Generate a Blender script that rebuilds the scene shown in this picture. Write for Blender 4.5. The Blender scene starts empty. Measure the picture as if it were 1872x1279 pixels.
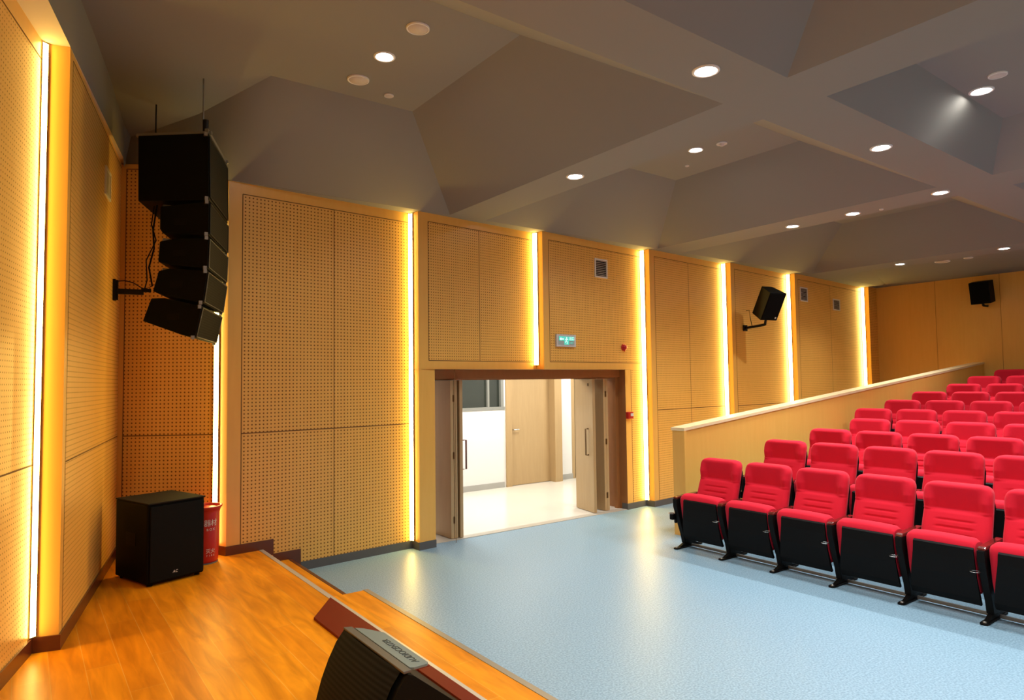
import bpy, bmesh, math, random
from mathutils import Vector, Matrix
random.seed(7)
SC = bpy.context.scene
COL = SC.collection
PI = math.pi

# ------------------------------------------------------------------ camera
cd = bpy.data.cameras.new('camera'); cam = bpy.data.objects.new('camera', cd); COL.objects.link(cam)
cd.sensor_fit = 'HORIZONTAL'; cd.sensor_width = 36.0; cd.lens = 36.0 * 1207.5 / 1872.0
cd.clip_start = 0.05; cd.clip_end = 100
yaw, pit, rol = 0.636942, 0.0487435, -0.0127175
fw = Vector((math.sin(yaw)*math.cos(pit), math.cos(yaw)*math.cos(pit), math.sin(pit)))
r0 = Vector((math.cos(yaw), -math.sin(yaw), 0)); u0 = r0.cross(fw)
rt = r0*math.cos(rol) + u0*math.sin(rol); up = u0*math.cos(rol) - r0*math.sin(rol)
cam.matrix_world = Matrix(((rt.x, up.x, -fw.x, 0), (rt.y, up.y, -fw.y, 0), (rt.z, up.z, -fw.z, 1.85), (0, 0, 0, 1)))
SC.camera = cam

# ------------------------------------------------------------------ world and exposure
w = bpy.data.worlds.new('world'); SC.world = w; w.use_nodes = True
w.node_tree.nodes['Background'].inputs[0].default_value = (0.02, 0.018, 0.015, 1)
w.node_tree.nodes['Background'].inputs[1].default_value = 0.2
SC.view_settings.view_transform = 'Standard'; SC.view_settings.look = 'None'
SC.view_settings.exposure = 0.0; SC.view_settings.gamma = 1.0; SC.view_settings.use_curve_mapping = False

P_SPOT = 160.0      # ceiling downlight
P_COR = 44.0      # corridor ceiling panel
E_LED = 36.0       # cove strip strength

# ------------------------------------------------------------------ materials
def new_mat(name):
    m = bpy.data.materials.new(name); m.use_nodes = True
    return m, m.node_tree, m.node_tree.nodes['Principled BSDF']
def pmat(name, col, rough=0.5, metal=0.0, spec=0.5, coat=0.0):
    m, t, b = new_mat(name)
    b.inputs['Base Color'].default_value = (*col, 1); b.inputs['Roughness'].default_value = rough
    b.inputs['Metallic'].default_value = metal; b.inputs['Specular IOR Level'].default_value = spec
    b.inputs['Coat Weight'].default_value = coat
    return m
def emat(name, col, st):
    m, t, b = new_mat(name)
    b.inputs['Base Color'].default_value = (0, 0, 0, 1)
    b.inputs['Emission Color'].default_value = (*col, 1); b.inputs['Emission Strength'].default_value = st
    return m
def nn(t, typ, **kw):
    n = t.nodes.new(typ)
    for k, v in kw.items(): setattr(n, k, v)
    return n
def mth(t, op, a, b=None, c=None):
    n = t.nodes.new('ShaderNodeMath'); n.operation = op
    for i, v in enumerate((a, b, c)):
        if v is None: continue
        if isinstance(v, (int, float)): n.inputs[i].default_value = v
        else: t.links.new(v, n.inputs[i])
    return n.outputs[0]
def mixc(t, f, a, b):
    n = t.nodes.new('ShaderNodeMix'); n.data_type = 'RGBA'
    for s, v in ((n.inputs[0], f), (n.inputs[6], a), (n.inputs[7], b)):
        if isinstance(v, (int, float)): s.default_value = v
        elif isinstance(v, tuple): s.default_value = (*v, 1)
        else: t.links.new(v, s)
    return n.outputs[2]
def wood(name, c1, c2, rough=0.38, scale=(7, 7, 0.7), holes=None, coat=0.0):
    """vertical grain in world metres; holes = (pitch_u, pitch_v, radius, dark colour)"""
    m, t, b = new_mat(name)
    tc = nn(t, 'ShaderNodeTexCoord'); mp = nn(t, 'ShaderNodeMapping'); mp.inputs['Scale'].default_value = scale
    t.links.new(tc.outputs['Object'], mp.inputs['Vector'])
    n1 = nn(t, 'ShaderNodeTexNoise'); n1.inputs['Scale'].default_value = 3.0; n1.inputs['Detail'].default_value = 4; n1.inputs['Distortion'].default_value = 0.3
    t.links.new(mp.outputs[0], n1.inputs['Vector'])
    col = mixc(t, n1.outputs['Fac'], c1, c2)
    if holes:
        pu, pv, rad, dk = holes
        uv = nn(t, 'ShaderNodeUVMap'); sp = nn(t, 'ShaderNodeSeparateXYZ'); t.links.new(uv.outputs[0], sp.inputs[0])
        du = mth(t, 'MULTIPLY', mth(t, 'SUBTRACT', mth(t, 'FRACT', mth(t, 'DIVIDE', sp.outputs[0], pu)), 0.5), pu)
        dv = mth(t, 'MULTIPLY', mth(t, 'SUBTRACT', mth(t, 'FRACT', mth(t, 'DIVIDE', sp.outputs[1], pv)), 0.5), pv)
        d2 = mth(t, 'ADD', mth(t, 'MULTIPLY', du, du), mth(t, 'MULTIPLY', dv, dv))
        h = mth(t, 'LESS_THAN', d2, rad*rad)
        col = mixc(t, h, col, dk)
        t.links.new(mth(t, 'MULTIPLY_ADD', h, 0.4, rough), b.inputs['Roughness'])
    else:
        b.inputs['Roughness'].default_value = rough
    t.links.new(col, b.inputs['Base Color']); b.inputs['Coat Weight'].default_value = coat; b.inputs['Coat Roughness'].default_value = 0.15
    return m
WC1, WC2 = (0.79, 0.425, 0.082), (0.87, 0.495, 0.110)
HOLE = (0.22, 0.085, 0.008)
M = {}
M['wood'] = wood('maple_veneer', WC1, WC2, 0.33)
M['perf'] = wood('perforated_maple', WC1, WC2, 0.36, holes=(0.037, 0.0355, 0.0076, HOLE))
M['perf_fine'] = wood('finely_perforated_maple', WC1, WC2, 0.33, holes=(0.032, 0.032, 0.0062, HOLE))
M['perf_line'] = wood('grooved_maple', WC1, WC2, 0.33, holes=(0.017, 0.034, 0.0042, (0.34, 0.15, 0.022)))
M['perf_dot'] = wood('dotted_maple', WC1, WC2, 0.33, holes=(0.032, 0.032, 0.0048, (0.34, 0.15, 0.022)))
M['wood_dark'] = wood('jamb_veneer', (0.33, 0.135, 0.04), (0.40, 0.17, 0.055), 0.4)
M['door'] = wood('door_veneer', (0.42, 0.275, 0.125), (0.50, 0.34, 0.165), 0.4)
M['groove'] = pmat('groove_shadow', (0.16, 0.07, 0.015), 0.8)
M['skirt_wood'] = pmat('mahogany_skirting', (0.115, 0.030, 0.012), 0.3)
M['skirt_grey'] = pmat('grey_skirting', (0.10, 0.098, 0.095), 0.5)
M['ceil'] = pmat('grey_plaster', (0.232, 0.216, 0.188), 0.9, spec=0.2)
M['black'] = pmat('black_cabinet', (0.0022, 0.0024, 0.0018), 0.6, spec=0.12)
M['black_top'] = pmat('matt_black_top', (0.014, 0.012, 0.009), 0.8, spec=0.2)
M['blackmetal'] = pmat('black_metal', (0.006, 0.006, 0.006), 0.5, 0.2, spec=0.3)
M['shell'] = pmat('black_plastic', (0.0042, 0.0034, 0.0028), 0.55, spec=0.13)
M['armwood'] = pmat('mahogany_arm', (0.10, 0.012, 0.008), 0.15, coat=0.4)
M['chrome'] = pmat('chrome', (0.5, 0.5, 0.48), 0.25, 1.0)
M['steel'] = pmat('brushed_steel', (0.32, 0.31, 0.28), 0.4, 0.8)
M['plate'] = pmat('silver_plate', (0.15, 0.20, 0.19), 0.5, 0.1)
M['dark'] = pmat('dark_print', (0.02, 0.025, 0.022), 0.6)
M['white'] = pmat('white_paint', (0.72, 0.68, 0.62), 0.6)
M['greydisc'] = pmat('disc_paint', (0.55, 0.47, 0.40), 0.7)
M['corwall'] = pmat('corridor_white', (0.80, 0.79, 0.76), 0.7)
M['corfloor'] = pmat('cream_tile', (0.78, 0.74, 0.64), 0.18)
M['threshold'] = pmat('threshold_strip', (0.50, 0.45, 0.36), 0.35)
M['glass'] = pmat('dark_glass', (0.028, 0.034, 0.026), 0.12)
M['redplastic'] = pmat('red_plastic', (0.48, 0.010, 0.010), 0.35)
M['redboard'] = pmat('dark_red_board', (0.15, 0.009, 0.002), 0.55, spec=0.15)
M['nosing'] = pmat('step_nosing', (0.30, 0.26, 0.20), 0.4, 0.3)
M['bronze'] = pmat('bronze_handle', (0.16, 0.09, 0.035), 0.35, 0.7)
M['redhandle'] = pmat('mahogany_handle', (0.16, 0.03, 0.02), 0.3)
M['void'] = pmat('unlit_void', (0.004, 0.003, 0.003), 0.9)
M['lamp'] = emat('lamp_face', (1.0, 1.0, 0.98), 130.0)
M['led'] = emat('led_strip', (1.0, 0.70, 0.17), E_LED)
M['cor_lamp'] = emat('corridor_lamp', (1.0, 0.97, 0.9), 2.5)
M['exit_green'] = emat('exit_green', (0.10, 0.62, 0.48), 1.1)
M['exit_white'] = emat('exit_white', (0.75, 1.0, 0.92), 1.2)

def fabric(name, col):
    m, t, b = new_mat(name)
    n = nn(t, 'ShaderNodeTexNoise'); n.inputs['Scale'].default_value = 260; n.inputs['Detail'].default_value = 2
    tc = nn(t, 'ShaderNodeTexCoord'); t.links.new(tc.outputs['Object'], n.inputs['Vector'])
    c = mixc(t, n.outputs['Fac'], tuple(v*0.9 for v in col), tuple(min(1, v*1.1) for v in col))
    t.links.new(c, b.inputs['Base Color']); b.inputs['Roughness'].default_value = 0.85
    b.inputs['Specular IOR Level'].default_value = 0.2
    b.inputs['Sheen Weight'].default_value = 0.15; b.inputs['Sheen Roughness'].default_value = 0.4
    b.inputs['Sheen Tint'].default_value = (1.0, 0.35, 0.4, 1)
    return m
M['fabric'] = fabric('crimson_fabric', (0.66, 0.012, 0.032))

def vinyl():
    m, t, b = new_mat('blue_grey_vinyl')
    tc = nn(t, 'ShaderNodeTexCoord')
    n = nn(t, 'ShaderNodeTexNoise'); n.inputs['Scale'].default_value = 75; n.inputs['Detail'].default_value = 3
    t.links.new(tc.outputs['Object'], n.inputs['Vector'])
    rp = nn(t, 'ShaderNodeValToRGB'); rp.color_ramp.elements[0].position = 0.36; rp.color_ramp.elements[1].position = 0.64
    rp.color_ramp.elements[0].color = (0.175, 0.285, 0.370, 1); rp.color_ramp.elements[1].color = (0.290, 0.435, 0.530, 1)
    t.links.new(n.outputs['Fac'], rp.inputs[0]); t.links.new(rp.outputs[0], b.inputs['Base Color'])
    b.inputs['Roughness'].default_value = 0.40; b.inputs['Specular IOR Level'].default_value = 0.4
    bp = nn(t, 'ShaderNodeBump'); bp.inputs['Strength'].default_value = 0.10; bp.inputs['Distance'].default_value = 0.002
    t.links.new(n.outputs['Fac'], bp.inputs['Height']); t.links.new(bp.outputs[0], b.inputs['Normal'])
    return m
M['vinyl'] = vinyl()

def planks():
    m, t, b = new_mat('orange_floor_planks')
    tc = nn(t, 'ShaderNodeTexCoord'); mp = nn(t, 'ShaderNodeMapping'); mp.inputs['Rotation'].default_value = (0, 0, PI/2)
    mp.inputs['Location'].default_value = (0.35, 0.02, 0)
    t.links.new(tc.outputs['Object'], mp.inputs['Vector'])
    br = nn(t, 'ShaderNodeTexBrick'); br.offset = 0.37; br.offset_frequency = 2
    br.inputs['Scale'].default_value = 1.0; br.inputs['Brick Width'].default_value = 1.22; br.inputs['Row Height'].default_value = 0.165
    br.inputs['Mortar Size'].default_value = 0.0016; br.inputs['Mortar Smooth'].default_value = 0.2; br.inputs['Bias'].default_value = 0.0
    br.inputs['Color1'].default_value = (0.78, 0.25, 0.006, 1); br.inputs['Color2'].default_value = (0.93, 0.345, 0.010, 1)
    br.inputs['Mortar'].default_value = (0.86, 0.42, 0.07, 1)
    t.links.new(mp.outputs[0], br.inputs['Vector'])
    mp2 = nn(t, 'ShaderNodeMapping'); mp2.inputs['Scale'].default_value = (9, 1.1, 1)
    t.links.new(tc.outputs['Object'], mp2.inputs['Vector'])
    n = nn(t, 'ShaderNodeTexNoise'); n.inputs['Scale'].default_value = 1.6; n.inputs['Detail'].default_value = 5; n.inputs['Distortion'].default_value = 0.6
    t.links.new(mp2.outputs[0], n.inputs['Vector'])
    rp = nn(t, 'ShaderNodeValToRGB'); rp.color_ramp.elements[0].position = 0.3; rp.color_ramp.elements[1].position = 0.7
    rp.color_ramp.elements[0].color = (0.70, 0.62, 0.5, 1); rp.color_ramp.elements[1].color = (1.12, 1.12, 1.1, 1)
    t.links.new(n.outputs['Fac'], rp.inputs[0])
    mx = nn(t, 'ShaderNodeMix', data_type='RGBA', blend_type='MULTIPLY'); mx.inputs[0].default_value = 1.0
    t.links.new(br.outputs['Color'], mx.inputs[6]); t.links.new(rp.outputs[0], mx.inputs[7])
    t.links.new(mx.outputs[2], b.inputs['Base Color']); b.inputs['Roughness'].default_value = 0.36; b.inputs['Specular IOR Level'].default_value = 0.18
    return m
M['planks'] = planks()

def grille():
    m, t, b = new_mat('speaker_grille')
    tc = nn(t, 'ShaderNodeTexCoord')
    wv = nn(t, 'ShaderNodeTexWave'); wv.bands_direction = 'Z'; wv.inputs['Scale'].default_value = 16
    t.links.new(tc.outputs['Object'], wv.inputs['Vector'])
    c = mixc(t, wv.outputs['Fac'], (0.0015, 0.0015, 0.0015), (0.010, 0.0095, 0.008))
    t.links.new(c, b.inputs['Base Color']); b.inputs['Roughness'].default_value = 0.7; b.inputs['Specular IOR Level'].default_value = 0.12
    return m
M['grille'] = grille()

# ------------------------------------------------------------------ mesh helpers
class MB:
    def __init__(s): s.v = []; s.f = []; s.uv = []; s.mi = []; s.sm = []
    def face(s, pts, uv=None, mi=0, smooth=False):
        k = len(s.v); s.v += [tuple(p) for p in pts]; s.f.append(list(range(k, k+len(pts))))
        s.uv.append(uv if uv else [(0, 0)]*len(pts)); s.mi.append(mi); s.sm.append(smooth)
        return s
    def grid(s, rows, mi=0, smooth=True, closed=False):
        k = len(s.v); n = len(rows[0])
        for r in rows: s.v += [tuple(p) for p in r]
        for i in range(len(rows)-1):
            for j in range(n if closed else n-1):
                a = k+i*n+j; b_ = k+i*n+(j+1) % n
                s.f.append([a, b_, b_+n, a+n]); s.uv.append([(0, 0)]*4); s.mi.append(mi); s.sm.append(smooth)
        return s
    def box(s, lo, hi, mi=0, mat=None):
        x0, y0, z0 = lo; x1, y1, z1 = hi
        c = [Vector(p) for p in ((x0,y0,z0),(x1,y0,z0),(x1,y1,z0),(x0,y1,z0),(x0,y0,z1),(x1,y0,z1),(x1,y1,z1),(x0,y1,z1))]
        if mat is not None: c = [mat @ p for p in c]
        k = len(s.v); s.v += [tuple(p) for p in c]
        for f in ((0,3,2,1),(4,5,6,7),(0,1,5,4),(1,2,6,5),(2,3,7,6),(3,0,4,7)):
            s.f.append([k+i for i in f]); s.uv.append([(0, 0)]*4); s.mi.append(mi); s.sm.append(False)
        return s
    def prism(s, base, vec, mi=0):
        vec = Vector(vec); b0 = [Vector(p) for p in base]; t0 = [p+vec for p in b0]; n = len(b0)
        nrm = Vector((0, 0, 0))
        for i in range(n): nrm += b0[i].cross(b0[(i+1) % n])
        if nrm.dot(vec) > 0: b0.reverse(); t0.reverse()
        k = len(s.v); s.v += [tuple(p) for p in b0+t0]
        fs = [list(range(n)), list(range(2*n-1, n-1, -1))] + [[i, i+n, (i+1) % n+n, (i+1) % n] for i in range(n)]
        for f in fs: s.f.append([k+i for i in f]); s.uv.append([(0, 0)]*len(f)); s.mi.append(mi); s.sm.append(False)
        return s
    def tube(s, pts, r, n=8, mi=0, caps=True):
        pts = [Vector(p) for p in pts]; rings = []
        for i, p in enumerate(pts):
            d = (pts[min(i+1, len(pts)-1)] - pts[max(i-1, 0)]).normalized()
            a = Vector((0, 0, 1)) if abs(d.z) < 0.9 else Vector((1, 0, 0))
            e1 = d.cross(a).normalized(); e2 = d.cross(e1)
            rr = r[i] if isinstance(r, (list, tuple)) else r
            rings.append([p + (e1*math.cos(2*PI*j/n) + e2*math.sin(2*PI*j/n))*rr for j in range(n)])
        s.grid(rings, mi, True, True)
        if caps: s.face(rings[0], mi=mi); s.face(list(reversed(rings[-1])), mi=mi)
        return s
    def torus(s, c, R_, r, n=20, mi=0, axis='Z'):
        pts = []
        for i in range(n+1):
            a = 2*PI*i/n
            o = {'Z': (math.cos(a)*R_, math.sin(a)*R_, 0), 'X': (0, math.cos(a)*R_, math.sin(a)*R_), 'Y': (math.cos(a)*R_, 0, math.sin(a)*R_)}[axis]
            pts.append(Vector(c)+Vector(o))
        return s.tube(pts, r, 6, mi, False)
    def lathe(s, c, prof, n=24, mi=0):
        rows = [[(c[0]+r*math.cos(2*PI*j/n), c[1]+r*math.sin(2*PI*j/n), c[2]+z) for j in range(n)] for r, z in prof]
        return s.grid(rows, mi, True, True)
    def build(s, name, mats, parent=None, bevel=0.0, weld=False):
        me = bpy.data.meshes.new(name); me.from_pydata(s.v, [], s.f)
        if not isinstance(mats, (list, tuple)): mats = [mats]
        for m in mats: me.materials.append(m)
        uvl = me.uv_layers.new(name='UVMap'); k = 0
        for i, p in enumerate(me.polygons):
            p.material_index = s.mi[i]; p.use_smooth = s.sm[i]
            for q in s.uv[i]: uvl.data[k].uv = q; k += 1
        bm = bmesh.new(); bm.from_mesh(me)
        if weld: bmesh.ops.remove_doubles(bm, verts=bm.verts, dist=1e-5)
        if weld: bmesh.ops.recalc_face_normals(bm, faces=bm.faces)
        bm.to_mesh(me); bm.free()
        o = bpy.data.objects.new(name, me); COL.objects.link(o)
        if parent is not None: o.parent = parent
        if bevel:
            md = o.modifiers.new('bevel', 'BEVEL'); md.width = bevel; md.segments = 2; md.limit_method = 'ANGLE'; md.angle_limit = 0.7
        return o
def tag(o, label=None, cat=None, group=None, kind=None):
    if label: o['label'] = label
    if cat: o['category'] = cat
    if group: o['group'] = group
    if kind: o['kind'] = kind
    return o
def empty(name, loc, label=None, cat=None, group=None, rz=0.0, kind=None):
    o = bpy.data.objects.new(name, None); COL.objects.link(o); o.location = loc; o.rotation_euler = (0, 0, rz); o.empty_display_size = 0.1
    return tag(o, label, cat, group, kind)
def struct(mb, name, mats, parent=None, weld=False):
    o = mb.build(name, mats, parent, weld=weld)
    if parent is None: o['kind'] = 'structure'
    return o
def textmesh(body, size, mat, parent, loc, rot, name='lettering', shear=0.0, extrude=0.0006, align='CENTER'):
    cu = bpy.data.curves.new(name, 'FONT'); cu.body = body; cu.size = size; cu.shear = shear; cu.extrude = extrude
    cu.align_x = align; cu.align_y = 'CENTER'
    o = bpy.data.objects.new(name, cu); COL.objects.link(o)
    me = bpy.data.meshes.new_from_object(o, depsgraph=bpy.context.evaluated_depsgraph_get())
    bpy.data.objects.remove(o); bpy.data.curves.remove(cu)
    me.name = name
    me.materials.clear(); me.materials.append(mat)
    ob = bpy.data.objects.new(name, me); COL.objects.link(ob); ob.parent = parent
    ob.location = loc; ob.rotation_euler = rot
    return ob
ORD = ['first', 'second', 'third', 'fourth', 'fifth', 'sixth', 'seventh', 'eighth', 'ninth', 'tenth', 'eleventh']

# ------------------------------------------------------------------ levels
ZS = 0.272           # stage floor
ZB = 3.81            # beam soffit
ZT = 4.47            # coffer top
ZL = 4.00            # top of the timber on the left wall
XB = 15.03           # far end wall
YN = -5.65           # wall behind/right of the camera

# ------------------------------------------------------------------ floor
mb = MB()
# hall floor in front of the seats and the seating terraces behind
mb.box((1.6, YN, -0.10), (XB, 7.0, 0.0))
struct(mb, 'floor', M['vinyl'])
ROWX = [5.77 + 0.92*i for i in range(10)]
ROWZ = [0, .165, .25, .34, .435, .535, .645, .76, .885, 1.0]
mb = MB()
for i in range(1, 10):
    x0 = ROWX[i] - 0.10; x1 = XB
    mb.box((x0, YN, 0.002 if i == 1 else ROWZ[i-1]+0.001), (x1, 5.12, ROWZ[i]))
struct(mb, 'floor_terrace', M['vinyl'])
# stage
mb = MB()
outline = [(-2.6, YN), (2.15, YN), (2.15, 4.83), (1.875, 4.83), (1.875, 6.8), (1.48, 6.82), (0.6, 7.35), (-0.2, 4.9)]
mb.prism([(x, y, 0.0) for x, y in outline], (0, 0, ZS))
stage = struct(mb, 'floor_stage', M['planks'])
mb = MB(); mb.box((1.876, 4.832, 0.001), (2.145, 6.72, 0.136))
struct(mb, 'floor_step', M['planks'])
# nosings and risers
mb = MB()
mb.box((1.845, 2.0, ZS), (1.885, 4.83, ZS+0.003)); mb.box((1.845, YN, ZS), (1.885, 2.0, ZS+0.003))
mb.box((1.845, 4.83, ZS-0.02), (1.885, 6.62, ZS+0.003))
struct(mb, 'trim_1', pmat('pale_metal_nosing', (.56, .50, .40), .35, .2))
mb = MB(); mb.box((2.125, YN, ZS-0.03), (2.165, 4.835, ZS+0.003))
struct(mb, 'trim_2', M['nosing'])
mb = MB(); mb.box((2.13, 4.835, 0.095), (2.16, 6.62, 0.139)); mb.box((2.146, 4.835, 0.001), (2.156, 6.62, 0.095))
struct(mb, 'trim_3', M['skirt_wood'])
mb = MB(); mb.box((2.151, YN, 0.001), (2.159, 4.83, ZS-0.03)); mb.box((1.876, 4.836, 0.137), (1.882, 6.62, ZS-0.02))
struct(mb, 'trim_4', M['skirt_wood'])

# ------------------------------------------------------------------ ceiling
mb = MB()
def q(*p, **k): mb.face(p, **k)
BX = [(3.97, 4.46), (7.57, 8.13), (11.87, 12.47)]       # cross beams
LY = [(2.31, 2.80), (-1.90, -1.40)]                      # long beams
XE = XB + 0.05
def flat(x0, x1, y0, y1, z): q((x0, y0, z), (x0, y1, z), (x1, y1, z), (x1, y0, z))
# cross beam soffits run from wall to wall; long beam soffits fill in between them
for a, b_ in BX: flat(a, b_, YN, 7.0, ZB)
xs = [-2.6] + [v for p in BX for v in p] + [XE]
for a, b_ in LY:
    for i in range(0, len(xs)-1, 2): flat(xs[i], xs[i+1], a, b_, ZB)
def coffer(x0, x1, y0, y1, zt, ix0, ix1, iy0, iy1):
    """inverted tray between beams: four sloping cheeks and a flat top"""
    o = [(x0, y0, ZB), (x1, y0, ZB), (x1, y1, ZB), (x0, y1, ZB)]
    t = [(x0+ix0, y0+iy0, zt), (x1-ix1, y0+iy0, zt), (x1-ix1, y1-iy1, zt), (x0+ix0, y1-iy1, zt)]
    for i in range(4):
        j = (i+1) % 4; q(o[i], o[j], t[j], t[i])
    q(t[3], t[2], t[1], t[0])
# row beside the far wall
YW = 6.55
flat(4.46, 7.57, YW, 7.0, ZB); flat(8.13, 11.87, YW, 7.0, ZB)
coffer(4.46, 7.57, 2.80, YW, ZT, .73, .73, 1.06, .97)
coffer(8.13, 11.87, 2.80, YW, ZT, .73, .73, 1.06, .97)
q((1.56, 6.58, ZB), (3.97, YW, ZB), (3.97, 7.0, ZB), (1.45, 7.0, ZB))
# first bay: open towards the stage, peak line at x = 1.64
R1 = (1.64, 5.60, ZT); R2 = (2.97, 5.58, ZT); R3 = (2.97, 3.86, ZT); R4 = (1.64, 3.86, ZT)
q(R1, R2, R3, R4)
q((3.97, 2.80, ZB), (3.97, YW, ZB), R2, R3)
q((3.97, 2.80, ZB), R3, R4, (1.64, 2.80, ZB)); q((1.64, 2.80, ZB), R4, (-0.35, 3.86, 4.46), (-0.6, 2.80, ZB))
# stage ceiling between the left fascia and the peak line
curve = [(1.64, 5.60, 4.47), (1.408, 6.054, 4.38), (1.233, 6.426, 4.32), (0.97, 6.90, 4.28), (0.79, 7.20, 4.26)]
fx = lambda y: 0.20 + 0.24*(y-4.92)
fas = [(fx(7.43), 7.43, 4.35), (fx(7.0), 7.0, 4.36), (fx(5.9), 5.9, 4.46), (fx(4.92), 4.92, 4.46), (fx(3.86), 3.86, 4.46)]
Lp = [(fx(y), y, z) for y, z in ((3.86, 4.46), (4.9, 4.46), (5.7, 4.455), (6.3, 4.43), (6.8, 4.37), (7.05, 4.33))]
Rp = [R4] + curve
sg = MB(); sg.grid([[tuple(a_[i]+(b_[i]-a_[i])*k/5 for i in range(3)) for k in range(6)] for a_, b_ in zip(Rp, Lp)])
# cheek between that ceiling and the far wall / corner panel
low = [(1.56, 6.58, ZB), (1.38, 6.74, 3.84), (1.18, 6.93, 3.90), (0.97, 7.08, 3.95), (0.745, 7.26, 3.98)]
cm = MB(); cm.grid([[(3.97, YW, ZB), (2.6, 6.565, ZB), (2.0, 6.572, ZB)] + low, [(2.97, 5.58, ZT), (2.4, 5.588, ZT), (2.0, 5.594, ZT)] + curve])
q((fx(7.05), 7.05, 4.33), (fx(7.05), 7.05, ZL), (0.745, 7.27, 3.95), (0.79, 7.20, 4.26)); q((fx(7.05), 7.05, ZL), (0.745, 7.27, 3.95), (fx(7.28), 7.28, ZL))
q((1.45, 7.0, ZB), (1.56, 6.58, ZB), (1.45, 6.74, 3.83), (0.6, 7.6, 3.83))
# middle row of coffers
coffer(4.46, 7.57, -1.40, 2.31, 4.12, .67, .67, .476, .30)
coffer(8.13, 11.87, -1.40, 2.31, 4.15, 1.05, 1.05, .476, .476)
coffer(-2.6, 3.97, -1.40, 2.31, 4.15, .3, .381, .476, .476)
# row beside the near wall (mirrors the far row)
coffer(-2.6, 3.97, YN, -1.90, ZT, .3, 1.0, .97, 1.06)
coffer(4.46, 7.57, YN, -1.90, ZT, .73, .73, .97, 1.06)
coffer(8.13, 11.87, YN, -1.90, ZT, .73, .73, .97, 1.06)
# last bay falls towards the end wall
q((12.47, 6.0, ZB), (12.95, 6.0, 3.93), (12.95, 6.6, ZB), (12.47, 6.6, ZB))
q((12.95, 6.0, 3.93), (XE, 6.0, ZB), (XE, 6.6, ZB), (12.95, 6.6, ZB)); flat(12.47, XE, 6.6, 7.0, ZB)
for y0, y1 in ((2.80, 6.0), (-1.40, 2.31), (YN, -1.90)):
    q((12.47, y0, ZB), (12.47, y1, ZB), (12.95, y1, 3.93), (12.95, y0, 3.93))
    q((12.95, y0, 3.93), (12.95, y1, 3.93), (XE, y1, ZB), (XE, y0, ZB))
for y0, y1 in ((2.80, 2.80), (-1.40, 2.31), (YN, -1.90)):
    for y in (y0, y1): q((12.47, y, ZB), (12.95, y, 3.93), (XE, y, ZB))
clg = struct(mb, 'ceiling', M['ceil'])
ck = cm.build('ceiling_cheek', M['ceil'], clg)
sg.build('stage_ceiling', M['ceil'], clg)
# fascia over the left wall with its pale soffit
mb = MB()
def fp(y, z): return (fx(y), y, z)
mb.face([fp(YN, ZL), fp(7.28, ZL), fp(7.43, 4.33), fp(7.05, 4.33), fp(6.8, 4.37), fp(6.3, 4.43), fp(5.7, 4.455), fp(4.9, 4.46), fp(3.86, 4.46), fp(YN, 4.46)])
struct(mb, 'trim_5', M['ceil'])
mb = MB(); mb.face([fp(YN, ZL), (fx(YN)-1.2, YN, ZL), (-0.6, 7.5, ZL), (0.70, 7.5, ZL), fp(7.3, ZL)])
struct(mb, 'trim_6', pmat('pale_soffit', (0.62, 0.52, 0.38), 0.8))

# ------------------------------------------------------------------ walls
def panel(p0, p1, z0, z1, parent, name='wall_panel', fl=.12, fr=.0, ft=.10, fb=.0, vg=(), hg=None, pm='perf', uoff=0.0, hole=None):
    """one timber wall bay from p0 to p1 (plan), frame strips round a perforated field, grooves between boards.
    hole = (u0, u1, ztop): doorway cut from the bottom"""
    p0 = Vector((*p0, 0)); p1 = Vector((*p1, 0)); L = (p1-p0).length; d = (p1-p0)/L
    n = Vector((d.y, -d.x, 0))
    mb = MB()
    def rect(u0, u1, a, b_, mi, off=0.0):
        if u1-u0 < 1e-4 or b_-a < 1e-4: return
        o = n*off
        P = lambda u, z: tuple(p0 + d*u + o + Vector((0, 0, z)))
        mb.face([P(u0, a), P(u1, a), P(u1, b_), P(u0, b_)], [(u0+uoff, a), (u1+uoff, a), (u1+uoff, b_), (u0+uoff, b_)], mi)
    def field(u0, u1, a, b_):
        iu0, iu1, ia, ib = fl, L-fr, z0+fb, z1-ft
        us = sorted({u0, u1, *[v for v in (iu0, iu1) if u0 < v < u1]}); zs = sorted({a, b_, *[v for v in (ia, ib) if a < v < b_]})
        for i in range(len(us)-1):
            for j in range(len(zs)-1):
                cu = (us[i]+us[i+1])/2; cz = (zs[j]+zs[j+1])/2
                ins = iu0 < cu < iu1 and ia < cz < ib
                rect(us[i], us[i+1], zs[j], zs[j+1], 1 if ins else 0)
    if hole:
        h0, h1, hz = hole
        if h0 > 0: field(0, h0, z0, hz)
        if h1 < L: field(h1, L, z0, hz)
        field(0, L, hz, z1)
    else: field(0, L, z0, z1)
    g = 0.004; zb = max(z0+fb, 0) if not hole else (z0+fb)
    if fl > 0: rect(fl-g, fl+g, zb, z1-ft, 2, .0015)
    if ft > 0: rect(fl, L-fr, z1-ft-g, z1-ft+g, 2, .0015)
    if fb > 0: rect(fl, L-fr, z0+fb-g, z0+fb+g, 2, .0015)
    for u in vg: rect(u-g, u+g, zb, z1-ft, 2, .0015)
    if hg: rect(fl, L-fr, hg-g*1.2, hg+g*1.2, 2, .0017)
    o = mb.build(name, [M['wood'], M[pm], M['groove']], parent)
    return o
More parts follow.
